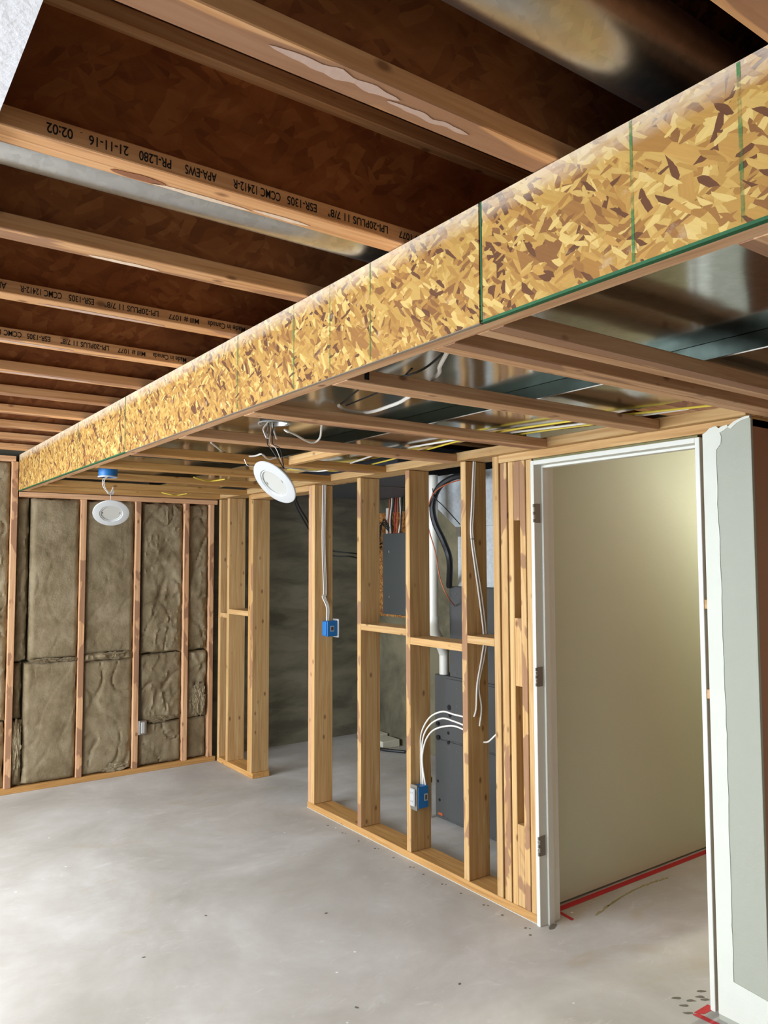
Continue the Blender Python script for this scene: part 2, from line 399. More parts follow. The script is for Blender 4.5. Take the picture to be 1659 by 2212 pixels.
ragged('joint_compound', [(1.42, 2.088), (1.447, 2.083), (1.468, 2.074), (1.49, 2.058), (1.502, 2.066), (1.478, 2.082), (1.46, 2.088), (1.43, 2.096), (1.42, 2.1)], M_mud, 2.5805, .0025, wr)
ragged('base_primer', [(1.599, .02), (1.42, .02), (1.42, .138), (1.54, .15)], M_mud, 2.5798, .0032, wr)
box('corner_bead', 2.5795, 2.5945, 1.4155, 1.4225, 0.15, 2.085, M_grey, wr, .001)
box('corner_stud', 2.60, 2.735, 1.525, 1.599, 0, 2.05, wood('z', 'pink'), wr)

# door frame
d = empty('door_1', (2.65, 2.03, 0), kind='structure')
def jamb(name, *a): return box(name, *a, M_white, d, .0015)
jamb('left_jamb', 2.583, 2.712, 2.433, 2.453, 0, 2.045)
jamb('left_stop', 2.63, 2.665, 2.422, 2.433, 0, 2.016)
jamb('right_jamb', 2.583, 2.712, 1.613, 1.632, .015, 2.045)
jamb('right_stop', 2.63, 2.665, 1.632, 1.642, 0, 2.016)
jamb('head_jamb', 2.583, 2.712, 1.632, 2.433, 2.025, 2.045)
jamb('head_stop', 2.63, 2.665, 1.632, 2.433, 2.014, 2.025)
for z in (1.764, 1.035, .30):
    h = box('hinge', 2.589, 2.622, 2.4305, 2.4332, z, z+.086, M_hinge, d, .0006)
    for j in range(5):
        box('knuckle', 2.578, 2.588, 2.4305, 2.4375, z+.002+j*.0168, z+.002+j*.0168+.0145, M_steel if j % 2 else M_hinge, h, .001)
box('strike_plate', 2.586, 2.62, 1.6318, 1.6335, .93, .99, M_hinge, d, .0005)
for z, m in ((1.42, 'pine'), (1.10, 'pink')):
    box('shim', 2.586, 2.60, 1.6005, 1.6125, z, z+.032, wood('x', m), d, .0005)

# ------------------------------------------------------------------ I-JOISTS
WORDS = {1: [('02:02', .294, .339), ('.', .351, .356), ('21-11-16', .367, .439), ('PR-L280', .459, .522), ('APA-EWS', .55, .616), ('CCMC 12412-R', .652, .761), ('ESR-1305', .777, .85), ('LPI-20PLUS 11 7/8"', .879, 1.043), ('Mill # 1077', 1.075, 1.17)],
         3: [('APA-EWS', .304, .388), ('CCMC 12412-R', .423, .535), ('ESR-1305', .554, .626), ('LPI-20PLUS 11 7/8"', .657, .822), ('Mill # 1077', .854, .955), ('Made in Canada', .984, 1.117)],
         4: [('CCMC 12412-R', .391, .52), ('ESR-1305', .536, .612), ('LPI-20PLUS 11 7/8"', .646, .812), ('Mill # 1077', .844, .946), ('Made in Canada', .974, 1.105)]}
far = {-1: .555, 0: 1.02, 1: 1.495, 2: 1.95, 3: 2.41, 4: 2.90, 5: 3.37, 6: 3.83, 7: 4.30, 8: 4.77, 9: 5.24, 10: 5.71}
JL = {-1: 'I-joist cut off by the top right corner, nearest to the camera', 0: 'thick pale I-joist crossing the top of the photo with a chalky smear under it',
      1: 'stamped I-joist with torn underside next to the thin round duct', 2: 'plain unstamped I-joist just beyond the thin round duct',
      3: 'stamped I-joist reading Made in Canada, the nearer of two alike', 4: 'stamped I-joist reading Made in Canada, the farther of two alike',
      5: 'plain I-joist directly beyond the last stamped joist', 6: 'second plain I-joist beyond the last stamped joist', 7: 'fourth I-joist counted from the far insulated wall',
      8: 'third I-joist counted from the far insulated wall', 9: 'second I-joist counted from the far insulated wall', 10: 'last I-joist, nearest to the far insulated wall'}
for k, yf in far.items():
    y0, y1 = yf-.065, yf; yc = (y0+y1)/2
    j = empty('i_joist', (1.0, yc, ZJ), JL[k], 'joist', 'floor joists overhead')
    lumber('bottom_flange', -3.1, 6.75, y0, y1, ZJ, ZJ+.038, 'flange', None, None, None, True, j)
    lumber('top_flange', -3.1, 6.75, y0, y1, ZT-.038, ZT, 'flange', None, None, None, False, j)
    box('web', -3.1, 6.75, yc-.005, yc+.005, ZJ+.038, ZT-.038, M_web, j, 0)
    if k in WORDS:
        for s, a, b_ in WORDS[k]:
            me = text_mesh(s, b_-a, .019 if len(s) > 1 else .006)
            for v in me.vertices:
                x, y = v.co.x, v.co.y
                v.co = Vector((-x, 0, .028-y))
            me.materials.append(M_ink); o = bpy.data.objects.new('stamped_print', me); COL.objects.link(o)
            o.parent = j; o.location = (b_-1.0, y0-.0007-yc, 0)
# ragged torn spots under joists
def torn(parent, x0, x1, yc, wdt, mat, z=ZJ, seed=0, amp=.35):
    n = 22; A = []; B = []
    for i in range(n+1):
        t = i/n; x = x0+(x1-x0)*t; e = math.sin(math.pi*t)**.5
        A.append((x, yc-wdt*.5*e*(1+amp*noise.noise(Vector((x*30, seed, 0)))), z-.0012))
        B.append((x, yc+wdt*.5*e*(1+amp*noise.noise(Vector((x*30, seed+9, 0)))), z-.0012))
    bm = bmesh.new(); o = Vector(((x0+x1)/2, yc, z)); P = A+B[1:-1][::-1]
    poly_prism(bm, P, (0, 0, .001), o); return put('torn_patch', bm, mat, parent, o)
JO = {k: o for k, o in zip(far, [o for o in COL.objects if o.name.startswith('i_joist')])}
M_chalk = plain('dried_adhesive', (196, 166, 148), .7, 0, .3, 60, .12)
M_torn = plain('torn_dark_wood', (150, 96, 62), .8, 0, .4, 60, .2)
M_pale = plain('torn_pale_wood', (230, 204, 176), .8, 0, .4, 60, .1)
torn(JO[0], .50, .74, .978, .020, M_chalk, seed=1, amp=.9); torn(JO[0], .72, .90, .99, .014, M_chalk, seed=11, amp=1.2)
torn(JO[1], .42, .53, 1.478, .022, M_torn, seed=2)
torn(JO[1], .50, .72, 1.485, .014, M_pale, seed=3); torn(JO[1], .72, .86, 1.478, .014, M_pale, seed=5)
torn(JO[2], .50, .68, 1.935, .018, M_pale, seed=4)
torn(JO[3], .48, .86, 2.392, .02, M_chalk, seed=6); torn(JO[4], .4, .7, 2.865, .018, M_chalk, seed=7)
torn(JO[5], .5, .9, 3.34, .03, M_chalk, seed=8)

# round ducts in the joist bays
def rduct(x0, x1, y, z, r, label):
    e = empty('round_duct', (x0, y, z-r), label, 'duct')
    bm = bmesh.new(); o = Vector((x0, y, z))
    lathe(bm, [(r, 0), (r, x1-x0)], Matrix.Rotation(R(90), 4, 'Y'), 48); put('pipe', bm, M_pipe, e, o, True)
    for x in (x0+1.2, x0+2.7):
        bm = bmesh.new(); lathe(bm, [(r+.0008, 0), (r+.003, .004), (r+.003, .010), (r+.0008, .014)], Matrix.Rotation(R(90), 4, 'Y'), 48, False)
        put('crimp_bead', bm, M_pipe, e, (x, y, z), True)
rduct(-2.9, 2.3, .79, 2.485, .078, 'large shiny round metal duct overhead at the top of the photo')
rduct(-2.9, 2.3, 1.61, 2.455, .082, 'thin strip of shiny round duct running beside the torn stamped joist')

# ------------------------------------------------------------------ OSB FASCIA
def osb_panel(y0, y1, label, green_left, green_bottom, lines):
    e = empty('osb_panel', (XB+.005, (y0+y1)/2, 2.092), label, 'board', 'wood strand panels on the dropped beam')
    box('strand_board', XB, XB+.011, y0, y1, 2.092, ZJ-.002, M_osb_beam, e, 0)
    if green_left: box('green_edge', XB-.0008, XB+.002, y1-.004, y1+.0008, 2.092, ZJ-.002, M_green, e, 0)
    if green_bottom: box('green_edge', XB-.0008, XB+.0115, y0, y1, 2.0905, 2.096, M_green, e, 0)
    for y, wd in lines: box('nailing_line', XB-.0006, XB, y-wd/2, y+wd/2, 2.10, ZJ-.004, M_line, e, 0)
osb_panel(-1.3, 1.168, 'strand board panel with green edge nearest the camera, right of the green seam', True, True, [(.793, .006), (.60, .006), (.41, .006)])
osb_panel(1.174, 3.53, 'middle strand board panel without green bottom edge', False, False, [(1.573, .005), (1.765, .004), (1.965, .007), (2.345, .008)])
osb_panel(3.536, 5.915, 'farthest strand board panel with green bottom edge by the insulated wall', False, True, [(4.35, .006)])
box('cut_edge', XB, XB+.0112, 1.174, 3.53, 2.0905, 2.0925, M_cut, [o for o in COL.objects if o.name.startswith('osb_panel')][1], 0)
box('green_edge', XB-.0008, XB+.003, 3.530, 3.536, 2.092, ZJ-.002, M_green, [o for o in COL.objects if o.name.startswith('osb_panel')][2], 0)
lumber('beam_ledger', 1.104, 1.142, -1.3, 5.9, 2.091, 2.128, 'pink', 'long pinkish wood ledger along the bottom of the strand board beam', 'lumber')
# ------------------------------------------------------------------ SOFFIT JOISTS
sj = [(.56, 3.6, 'bottom of a soffit joist peeking in at the right edge under the beam'),
      (1.155, 3.6, 'wide knotty soffit joist with a long crack, first of the close pair'),
      (1.310, 3.6, 'soffit joist with a cracked edge, second of the close pair'),
      (1.758, 2.557, 'soffit joist ending above the doorway'),
      (2.325, 2.557, 'soffit joist ending over the gap left of the doorway, behind the tilted lamp can'),
      (2.925, 2.557, 'soffit joist running right behind the tilted white lamp wires'),
      (3.53, 2.557, 'soffit joist fifth from the far insulated wall'),
      (4.12, 2.557, 'soffit joist fourth from the far insulated wall'),
      (4.72, 2.557, 'soffit joist third from the far insulated wall, above the hanging round light'),
      (5.31, 2.557, 'soffit joist second from the far insulated wall'),
      (5.80, 2.557, 'soffit joist hard against the far insulated wall')]
for i, (y, x1, lb) in enumerate(sj):
    if i in (1, 2):
        e = empty('soffit_joist', (1.15, y+.04, ZS), lb, 'joist', 'soffit joists below the ducts')
        lumber('ply', 1.142, x1, y, y+.040, ZS, ZS+.038, 'pink', None, None, None, True, e)
        lumber('ply', 1.142, x1, y+.042, y+.083, ZS+.001, ZS+.038, 'pink', None, None, None, False, e)
    else:
        lumber('soffit_joist', 1.142, x1, y, y+(.08 if i < 10 else .1), ZS, ZS+.038, 'pink' if i < 6 else 'plate', lb, 'joist', 'soffit joists below the ducts', i % 2 == 0)
box('dark_notch', 1.200, 1.216, 1.7572, 1.7580, 2.100, 2.127, M_dark, [o for o in COL.objects if o.get('label') == 'soffit joist ending above the doorway'][0], 0)
lumber('wall_ledger', 2.557, 2.5945, 1.42, 5.88, 2.094, 2.136, 'pine', 'bright yellowish ledger board carrying the soffit joist ends', 'lumber')
lumber('soffit_blocking', 1.93, 1.968, 3.015, 3.525, 2.092, 2.135, 'pine', 'bright short board across two soffit joists behind the tilted light', 'lumber')
bm = bmesh.new(); bmesh.ops.create_icosphere(bm, subdivisions=5, radius=1)
for v_ in bm.verts:
    c_ = v_.co.copy(); q_ = 1+.35*noise.noise(c_*2.2)+.25*noise.noise(c_*7)+.12*noise.noise(c_*19)
    v_.co = Vector((c_.x*.035*q_, c_.y*.14*q_, c_.z*.022*q_))
tag(put('insulation_tuft', bm, plain('brown_wool', (120, 92, 60), 1, 0, .6, 60, .4), None, (2.50, 2.08, 2.163)), 'shaggy brown insulation tuft poking over the ledger above the door header', 'insulation')
# rectangular ducts above the soffit
e = empty('sheet_metal_duct', (1.55, 2.9, 2.196), 'wide shiny sheet metal duct above the soffit joists next to the beam', 'duct')
bm = bmesh.new(); bx(bm, 1.15, 1.962, .15, 5.75, 2.196, 2.345, (1.55, 2.9, 2.196)); put('duct_body', bm, M_duct, e, (1.55, 2.9, 2.196))
for y in (1.60, 2.9, 4.4):
    box('drive_seam', 1.15, 1.95, y, y+.012, 2.192, 2.1955, M_duct, e, .001)
e = empty('sheet_metal_duct', (2.2, 2.9, 2.147), 'lower sheet metal duct above the doorway with a dark side edge', 'duct')
bm = bmesh.new(); bx(bm, 1.968, 2.40, .15, 5.75, 2.147, 2.345, (2.2, 2.9, 2.147)); put('duct_body', bm, M_duct, e, (2.2, 2.9, 2.147))
bm = bmesh.new(); bx(bm, 1.9635, 1.9675, .15, 5.75, 2.149, 2.195, (2.2, 2.9, 2.147)); put('side_edge', bm, M_rail, e, (2.2, 2.9, 2.147))
tube('hem', [(1.966, .15, 2.149), (1.966, 5.75, 2.149)], .003, M_steel, e, 6, 1)
for y in (1.95, 3.2, 4.6):
    box('drive_seam', 1.962, 2.39, y, y+.02, 2.144, 2.1465, M_steel, e, .001)

# ------------------------------------------------------------------ FAR INSULATED WALL
def stud_far(x0, x1, ztop, lb, smear=True):
    lumber('wall_stud', x0, x1, YF, YF+.089, .0385, ztop, 'pink', lb, 'stud', 'studs of the insulated far wall', 'y')
stud_far(.64, .678, 2.30, 'stud of the far wall left of the photo edge')
stud_far(1.050, 1.090, 2.30, 'leftmost insulated wall stud, the tall one under the beam end')
stud_far(1.520, 1.560, 2.052, 'insulated wall stud just left of the hanging round light')
stud_far(1.925, 1.965, 2.052, 'insulated wall stud holding the steel outlet box')
stud_far(2.313, 2.352, 2.052, 'insulated wall stud between the outlet box and the corner')
stud_far(2.525, 2.562, 2.052, 'last insulated wall stud in the far corner')
stud_far(.23, .268, 2.30, 'second stud of the far wall left of the photo edge')
lumber('bottom_plate', -1.2, 2.59, YF, YF+.089, 0.0005, .038, 'plate', 'bottom plate lying under the insulated far wall', 'lumber')
lumber('top_plate', -1.2, 1.073, YF-.0, YF+.089, 2.3005, 2.338, 'pink', 'short high top plate left of the beam end', 'lumber')
lumber('top_plate', 1.098, 2.59, YF, YF+.089, 2.0525, 2.089, 'pink', 'top plate over the insulated wall below the soffit', 'lumber')
def batt(x0, x1, z0, z1, yf, amp, seed, lb, rough=.0):
    nx = max(4, int((x1-x0)/.012)); nz = max(4, int((z1-z0)/.013)); bm = bmesh.new(); G = []
    o = Vector(((x0+x1)/2, 5.98, z0))
    for j in range(nz+1):
        row = []
        for i in range(nx+1):
            x = x0+(x1-x0)*i/nx; z = z0+(z1-z0)*j/nz
            ex = min(i, nx-i)*(x1-x0)/nx; ez = min(j, nz-j)*(z1-z0)/nz
            e = min(1, ex/.022)**.5*min(1, ez/.02)**.5
            P = Vector((x*5+seed, seed*3.1, z*4)); p2 = Vector((x*22+seed, 0, z*16)); p3 = Vector((x*70, seed, z*70))
            dsp = amp*noise.noise(P)+(amp*.35+rough)*noise.noise(p2)+(.0018+rough*.5)*noise.noise(p3)
            cr = abs(noise.noise(Vector((x*6+seed*2, 5, z*3.2)))); c2 = abs(noise.noise(Vector((x*11-seed, 9, z*5))))
            if cr < .05: dsp -= .012*(1-cr/.05)*(1 if amp > .008 else .4)
            if c2 < .04 and amp > .010: dsp += .010*(1-c2/.04)
            wob = (.010*noise.noise(Vector((seed, i > 0, z*9)))+.005*noise.noise(Vector((seed, 2+(i > 0), z*45))))*(i in (0, nx))
            wz = (.012*noise.noise(Vector((x*14, j > 0, seed)))+.007*noise.noise(Vector((x*55, j > 0, seed))))*(j in (0, nz))
            row.append(bm.verts.new(Vector((x+wob+(.004*noise.noise(p2) if 0 < i < nx else 0), yf+(1-e)*.022-dsp*e, z+wz+.004*noise.noise(p2+Vector((4, 4, 4)))*(0 < j < nz)))-o))
        G.append(row)
    for j in range(nz):
        for i in range(nx): bm.faces.new((G[j][i], G[j][i+1], G[j+1][i+1], G[j+1][i]))
    b = [bm.verts.new(Vector(p)-o) for p in ((x0, 6.035, z0), (x1, 6.035, z0), (x1, 6.035, z1), (x0, 6.035, z1))]
    bm.faces.new(b)
    bm.faces.new([b[0], b[1]]+G[0][::-1]); bm.faces.new([b[2], b[3]]+G[-1])
    bm.faces.new([b[3], b[0]]+[r[0] for r in G]); bm.faces.new([b[1], b[2]]+[r[-1] for r in G[::-1]])
    tag(put('insulation_batt', bm, M_batt, None, o, True), lb, 'insulation', 'mineral wool batts between the studs')
batt(.682, 1.046, .50, 2.297, 5.945, .012, 1, 'upper insulation batt cut by the left edge of the photo', .002)
batt(.682, 1.046, .04, .495, 5.95, .012, 2, 'lower insulation batt cut by the left edge of the photo', .003)
batt(1.094, 1.172, .90, 2.048, 5.955, .014, 3, 'narrow crumpled insulation strip below the beam end', .003)
batt(1.094, 1.150, .50, .885, 5.965, .012, 4, 'short narrow insulation piece at mid height left of the broad batt')
batt(1.094, 1.158, .042, .485, 5.945, .010, 5, 'ragged narrow insulation piece standing on the bottom plate', .005)
batt(1.190, 1.517, .90, 2.048, 5.935, .007, 6, 'broad smooth upper insulation batt left of the hanging round light')
batt(1.165, 1.517, .042, .885, 5.935, .007, 7, 'broad smooth lower insulation batt in the widest bay')
batt(1.564, 1.922, .915, 2.048, 5.938, .008, 8, 'upper insulation batt behind the hanging round light')
batt(1.564, 1.922, .862, .918, 5.932, .020, 9, 'crumbled insulation filling the seam of the middle bay', .016)
batt(1.564, 1.922, .042, .862, 5.938, .010, 10, 'lower insulation batt left of the steel outlet box')
batt(1.985, 2.310, .89, 2.048, 5.942, .016, 11, 'upper wrinkled insulation batt right of the outlet box stud', .001)
batt(1.972, 2.310, .365, .882, 5.942, .014, 12, 'middle insulation batt beside the steel outlet box', .002)
batt(1.972, 2.310, .042, .358, 5.945, .012, 13, 'low insulation batt under the steel outlet box', .001)
batt(2.356, 2.522, .89, 2.048, 5.945, .018, 14, 'upper narrow insulation batt in the corner bay', .001)
batt(2.356, 2.522, .365, .882, 5.940, .018, 15, 'torn shaggy insulation batt in the corner bay', .012)
batt(2.356, 2.522, .042, .358, 5.95, .006, 16, 'lowest flat insulation batt in the corner bay')

def tuft(x, z, rx, rz, seed, lb, y=5.935):
    bm = bmesh.new(); bmesh.ops.create_icosphere(bm, subdivisions=5, radius=1)
    for v_ in bm.verts:
        c_ = v_.co.copy(); sd = Vector((seed, seed*2, 0)); q_ = 1+.45*noise.noise(c_*2.5+sd)+.35*noise.noise(c_*7+sd)+.18*noise.noise(c_*18+sd)
        v_.co = Vector((c_.x*rx*q_, c_.y*.016*q_, c_.z*rz*q_))
    tag(put('insulation_tuft', bm, M_batt, None, (x, y, z)), lb, 'insulation')
tuft(1.30, .893, .09, .014, 1, 'ragged wool tuft in the left half of the seam of the widest bay')
tuft(1.45, .890, .06, .012, 2, 'ragged wool tuft in the right half of the seam of the widest bay')
tuft(1.78, .895, .09, .022, 3, 'bulging crumbled wool tuft on the seam of the middle bay')
tuft(2.45, .50, .05, .12, 4, 'shaggy torn wool clump in the corner bay above the lowest batt', 5.93)
tuft(2.14, .385, .10, .022, 5, 'wool tuft on the low seam right of the steel outlet box')
tuft(1.80, .07, .09, .03, 6, 'pale dusty wool tuft at the foot of the middle bay', 5.945)
tuft(1.12, .30, .028, .16, 7, 'shredded wool clump standing in the narrow gap at the left', 5.94)
# ------------------------------------------------------------------ PARTITION
D = XP+.14
def pst(y0, y1, z1, lb, tone='pine', smear=False, x1=D):
    return lumber('wall_stud', XP, x1, y0, y1, .0385, z1, tone, lb, 'stud', 'studs of the open partition', smear)
pst(5.862, 5.90, 2.093, 'partition stud in the far corner against the insulated wall')
pst(5.70, 5.738, 2.093, 'slim lit partition stud second from the far corner')
pst(5.320, 5.358, 2.093, 'rear of the two studs on the left side of the opening', 'plate')
pst(5.281, 5.3185, 2.055, 'knotty white-scuffed stud on the left side of the opening', 'pine', True)
pst(4.422, 4.46, 2.093, 'outer stud of the pair right of the opening', 'pink')
pst(4.383, 4.4205, 2.093, 'stud carrying the high blue switch box')
pst(3.845, 3.883, 2.093, 'plain stud between the switch box stud and the outlet box stud', 'pine', True)
pst(3.367, 3.405, 2.093, 'stud carrying the low blue outlet box', 'pine', True)
pst(2.905, 2.943, 2.093, 'stud with white cables stapled down its side', 'pine', True)
pst(2.672, 2.712, 2.093, 'bright full-height stud at the left of the packed door studs')
pst(2.618, 2.660, 2.056, 'second packed door stud, streaked with brown glue', 'pine', True)
pst(2.576, 2.608, 2.056, 'third packed door stud, narrow and clean')
pst(2.500, 2.534, 2.056, 'fourth packed door stud, right of the dark slots', 'pine', True)
pst(2.457, 2.494, 2.056, 'packed door stud right against the white jamb')
for z0, z1, lb in ((.04, .40, 'lowest filler block between the packed door studs'), (1.02, 1.33, 'middle filler block between the packed door studs'), (1.78, 2.056, 'top filler block between the packed door studs')):
    lumber('filler_block', XP+.001, D, 2.5345, 2.5755, z0, z1, 'pine', lb, 'block', None, True)
lumber('bottom_plate', XP, D, 5.265, 5.90, .0005, .038, 'plate', 'short bottom plate between the far corner and the opening', 'lumber')
lumber('bottom_plate', XP, D, 2.457, 4.47, .0005, .038, 'plate', 'long bottom plate under the open partition studs', 'lumber')
lumber('top_plate', XP, D, 1.42, 5.90, 2.0955, 2.134, 'pine', 'long top plate over the open partition', 'lumber')
lumber('header', XP, D, 1.42, 2.671, 2.0575, 2.095, 'pine', 'wooden header above the white door frame', 'lumber')
lumber('header', XP, D, 4.461, 5.3195, 2.0575, 2.095, 'pine', 'header board over the open passage into the dark room', 'lumber')
box('gap_shade_strip', XP+.005, D, 1.63, 2.45, 2.047, 2.056, M_gap_shade, d, 0)  # olive strip stands in for the shadow in the gap under the header
for a, b_, z, lb in ((5.7385, 5.8615, 1.145, 'small blocking piece nearest the far corner'), (5.3585, 5.6995, 1.18, 'blocking between the slim stud and the opening studs'),
                     (3.4055, 3.8445, 1.185, 'blocking between the plain stud and the outlet box stud'), (2.9435, 3.3665, 1.142, 'lowest blocking piece, right of the outlet box stud'),
                     (2.7125, 2.9045, 1.187, 'short blocking piece beside the packed door studs')):
    lumber('blocking', XP, D, a, b_, z, z+.038, 'pine', lb, 'block', 'blocking between the partition studs')

# ------------------------------------------------------------------ RECESSED LIGHTS
def disc_light(c, n, r, lb, cord_top):
    c = Vector(c); n = Vector(n).normalized(); q = n.to_track_quat('Z', 'Y')
    e = empty('recessed_light', c, lb, 'light')
    T = q.to_matrix().to_4x4()
    bm = bmesh.new()
    lathe(bm, [(r*.54, -.001), (r*.56, .004), (r*.60, .003), (r*.64, .0062), (r*.85, .0055), (r*.98, .003), (r, 0), (r*.985, -.003), (r*.6, -.003)], T, 56, False)
    put('trim_ring', bm, M_plastic_w, e, c, True)
    bm = bmesh.new()
    lathe(bm, [(r*.545, .000), (r*.50, -.006), (r*.46, -.004), (r*.42, -.008), (r*.30, -.014), (.003, -.017)], T, 48, True)
    lens = put('lens', bm, M_lens, e, c, True)
    for s in (-1, 1):
        p = T @ Vector((s*r*.47, 0, -.002))
        bm = bmesh.new(); bx(bm, -.0035, .0035, -.006, .006, -.002, .002); bmesh.ops.transform(bm, matrix=T, verts=bm.verts)
        put('tab_slot', bm, M_hinge, lens, c+p)
    bm = bmesh.new(); lathe(bm, [(r*.62, -.004), (r*.60, -.030), (r*.40, -.036)], T, 40, True); put('heat_sink', bm, M_plastic_w, e, c, True)
    return e, T
vd = lambda p: (Vector(p)-Vector((0, 0, 1.6))).normalized()
cN = (1.345, 2.562, 1.888); v = vd(cN)
nN = -v*.54+(-rt-up).normalized()*.84
eN, TN = disc_light(cN, nN, .098, 'tilted white recessed light hanging on wires beside the opening', None)
cF = (1.290, 4.4, 1.866); v = vd(cF)
nF = -v*.72-up*.69
eF, TF = disc_light(cF, nF, .098, 'white recessed light hanging level in front of the insulated wall', None)
topN = Vector(cN)+rt*.035+up*.055
for k, dx in enumerate((-.012, 0, .010)):
    tube('cord', [topN+Vector((0, 0, -.005)), topN+rt*(dx*1.5-.03)+Vector((0, .0, .07)), (1.345+dx, 2.60, 2.04), (1.35+dx, 2.60, 2.115)], .0018 if k != 1 else .0014, M_black if k != 1 else M_cablew, eN, 6)
bm = bmesh.new()
for i in range(6):
    a = Vector((1.335+.02*random.random(), 2.6, 2.12)); tube_bm(bm, [a, a+Vector((.02*random.uniform(-1, 1), .01, -.03)), a+Vector((.025*random.uniform(-1, 1), -.01, -.065))], .0024, 6, 5, 1, Vector((1.34, 2.6, 2.05)))
tag(put('wire_bundle', bm, M_cablew, None, (1.34, 2.6, 2.05), True), 'tangle of short white wires below the grey ceiling can', 'wires')
tube('spring_clip', [Vector(cN)-rt*.075+up*.06, Vector(cN)-rt*.10+up*.062, Vector(cN)-rt*.112+up*.085], .0014, M_steel, eN, 6)
topF = Vector(cF)+up*.07
tube('cord', [topF-up*.02, (1.29, 4.42, 1.985)], .0014, M_cablew, eF, 6)
bm = bmesh.new()
for i in range(6):
    a = Vector((1.27+.01*i/6, 4.4, 2.075)); s = random.uniform(.6, 1.1)
    tube_bm(bm, [a, a+Vector((-.03*s, 0, -.03)), a+Vector((-.022*s, 0, -.07)), a+Vector((.015*s, .01, -.105)), a+Vector((.03, .01, -.09*s))], .0022, 6, 5, 1, Vector((1.27, 4.4, 2.0)))
tag(put('wire_bundle', bm, M_cablew, None, (1.27, 4.4, 2.0), True), 'curled white wires below the blue ceiling box', 'wires')
# near grey ceiling can
e = empty('ceiling_box', (1.372, 2.62, 2.118), 'round grey ceiling can open at the bottom above the tilted light', 'electrical box')
bm = bmesh.new(); lathe(bm, [(.052, 0), (.055, .002), (.053, .055), (.05, .055), (.05, .004), (.052, 0)], Matrix(), 36, False); put('can_shell', bm, M_steel, e, (1.372, 2.62, 2.118), True)
bm = bmesh.new(); lathe(bm, [(.049, 0), (.049, .002)], Matrix(), 36, True); put('can_lid', bm, M_panelgrey, e, (1.372, 2.62, 2.17))
bm = bmesh.new(); lathe(bm, [(.056, 0), (.062, .001), (.062, .004), (.056, .005)], Matrix(), 36, False); put('rim', bm, M_plastic_w, e, (1.372, 2.62, 2.117), True)
# far blue ceiling box
e = empty('ceiling_box', (1.275, 4.42, 2.066), 'round bright blue ceiling box above the farther hanging light', 'electrical box')
bm = bmesh.new(); lathe(bm, [(.05, 0), (.052, .05), (.048, .05), (.047, .002)], Matrix(), 36, False); put('box_shell', bm, M_blue, e, (1.275, 4.42, 2.07), True)
bm = bmesh.new(); lathe(bm, [(.045, 0), (.045, .002)], Matrix(), 36, True); put('box_top', bm, M_blue, e, (1.275, 4.42, 2.117))
bm = bmesh.new(); lathe(bm, [(.044, 0), (.054, -.001), (.055, .005), (.05, .006)], Matrix(), 36, False); put('rim', bm, M_plastic_w, e, (1.275, 4.42, 2.066), True)

# ------------------------------------------------------------------ CABLES in the soffit
def cable(pts, r, mat, lb, cat='cable', flat=1.0):
    return tag(tube('cable', pts, r, mat, None, 8, 6, flat), lb, cat)
cable([(1.472, 2.32, 2.150), (1.535, 2.36, 2.146), (1.60, 2.32, 2.140), (1.585, 2.17, 2.136), (1.56, 2.04, 2.137), (1.46, 1.76, 2.145), (1.405, 1.677, 2.15), (1.336, 1.56, 2.158)], .0062, M_cablew, 'thick white cable sagging over the second soffit joist by the beam')
cable([(1.482, 2.32, 2.158), (1.39, 2.02, 2.158), (1.42, 1.80, 2.160), (1.34, 1.56, 2.165)], .0035, M_black, 'black cable running beside the thick white cable by the beam')
cable([(1.52, 2.345, 2.16), (1.47, 2.0, 2.16), (1.40, 1.8, 2.168)], .003, M_black, 'short thin black cable left of the thick white cable')
cable([(1.47, 2.69, 2.105), (1.50, 2.77, 2.128), (1.56, 2.80, 2.12), (1.68, 2.87, 2.104), (1.70, 2.83, 2.12), (1.62, 2.68, 2.15), (1.60, 2.62, 2.155), (1.64, 2.62, 2.16)], .0045, M_cablew, 'white looping cable right of the grey ceiling can')
cable([(1.45, 3.40, 2.15), (1.62, 3.58, 2.13), (1.72, 3.52, 2.12), (1.733, 3.44, 2.122), (1.80, 3.50, 2.11), (1.845, 3.50, 2.12)], .0045, M_cablew, 'white cable behind the wires of the tilted light')
cable([(2.165, 3.97, 2.125), (2.32, 3.87, 2.122), (2.43, 3.80, 2.122), (2.46, 3.42, 2.136), (2.315, 2.653, 2.136), (2.284, 2.365, 2.136), (2.344, 1.968, 2.136), (2.428, 1.72, 2.136), (2.52, 1.5, 2.138)], .0042, M_cabley, 'yellow cable running along the soffit above the partition')
cable([(2.06, 3.83, 2.124), (2.16, 3.85, 2.116), (2.33, 3.83, 2.116), (2.29, 3.32, 2.136), (2.249, 3.12, 2.136), (2.275, 2.64, 2.136), (2.33, 2.377, 2.136), (2.42, 2.016, 2.136), (2.47, 1.72, 2.136), (2.50, 1.6, 2.138)], .0045, M_cablew, 'white cable running along the soffit beside the yellow one')
cable([(2.40, 2.36, 2.136), (2.43, 2.15, 2.136), (2.49, 1.95, 2.138)], .004, M_cabley, 'second short yellow cable above the door header')
cable([(1.86, 4.62, 2.12), (1.93, 4.64, 2.108), (2.0, 4.66, 2.108), (2.06, 4.60, 2.118)], .0045, M_cabley, 'short loop of yellow cable left of the tilted light')
cable([(2.06, 5.75, 2.115), (2.12, 5.72, 2.10), (2.18, 5.74, 2.10), (2.24, 5.70, 2.112)], .004, M_cabley, 'small yellow cable loop near the far wall')
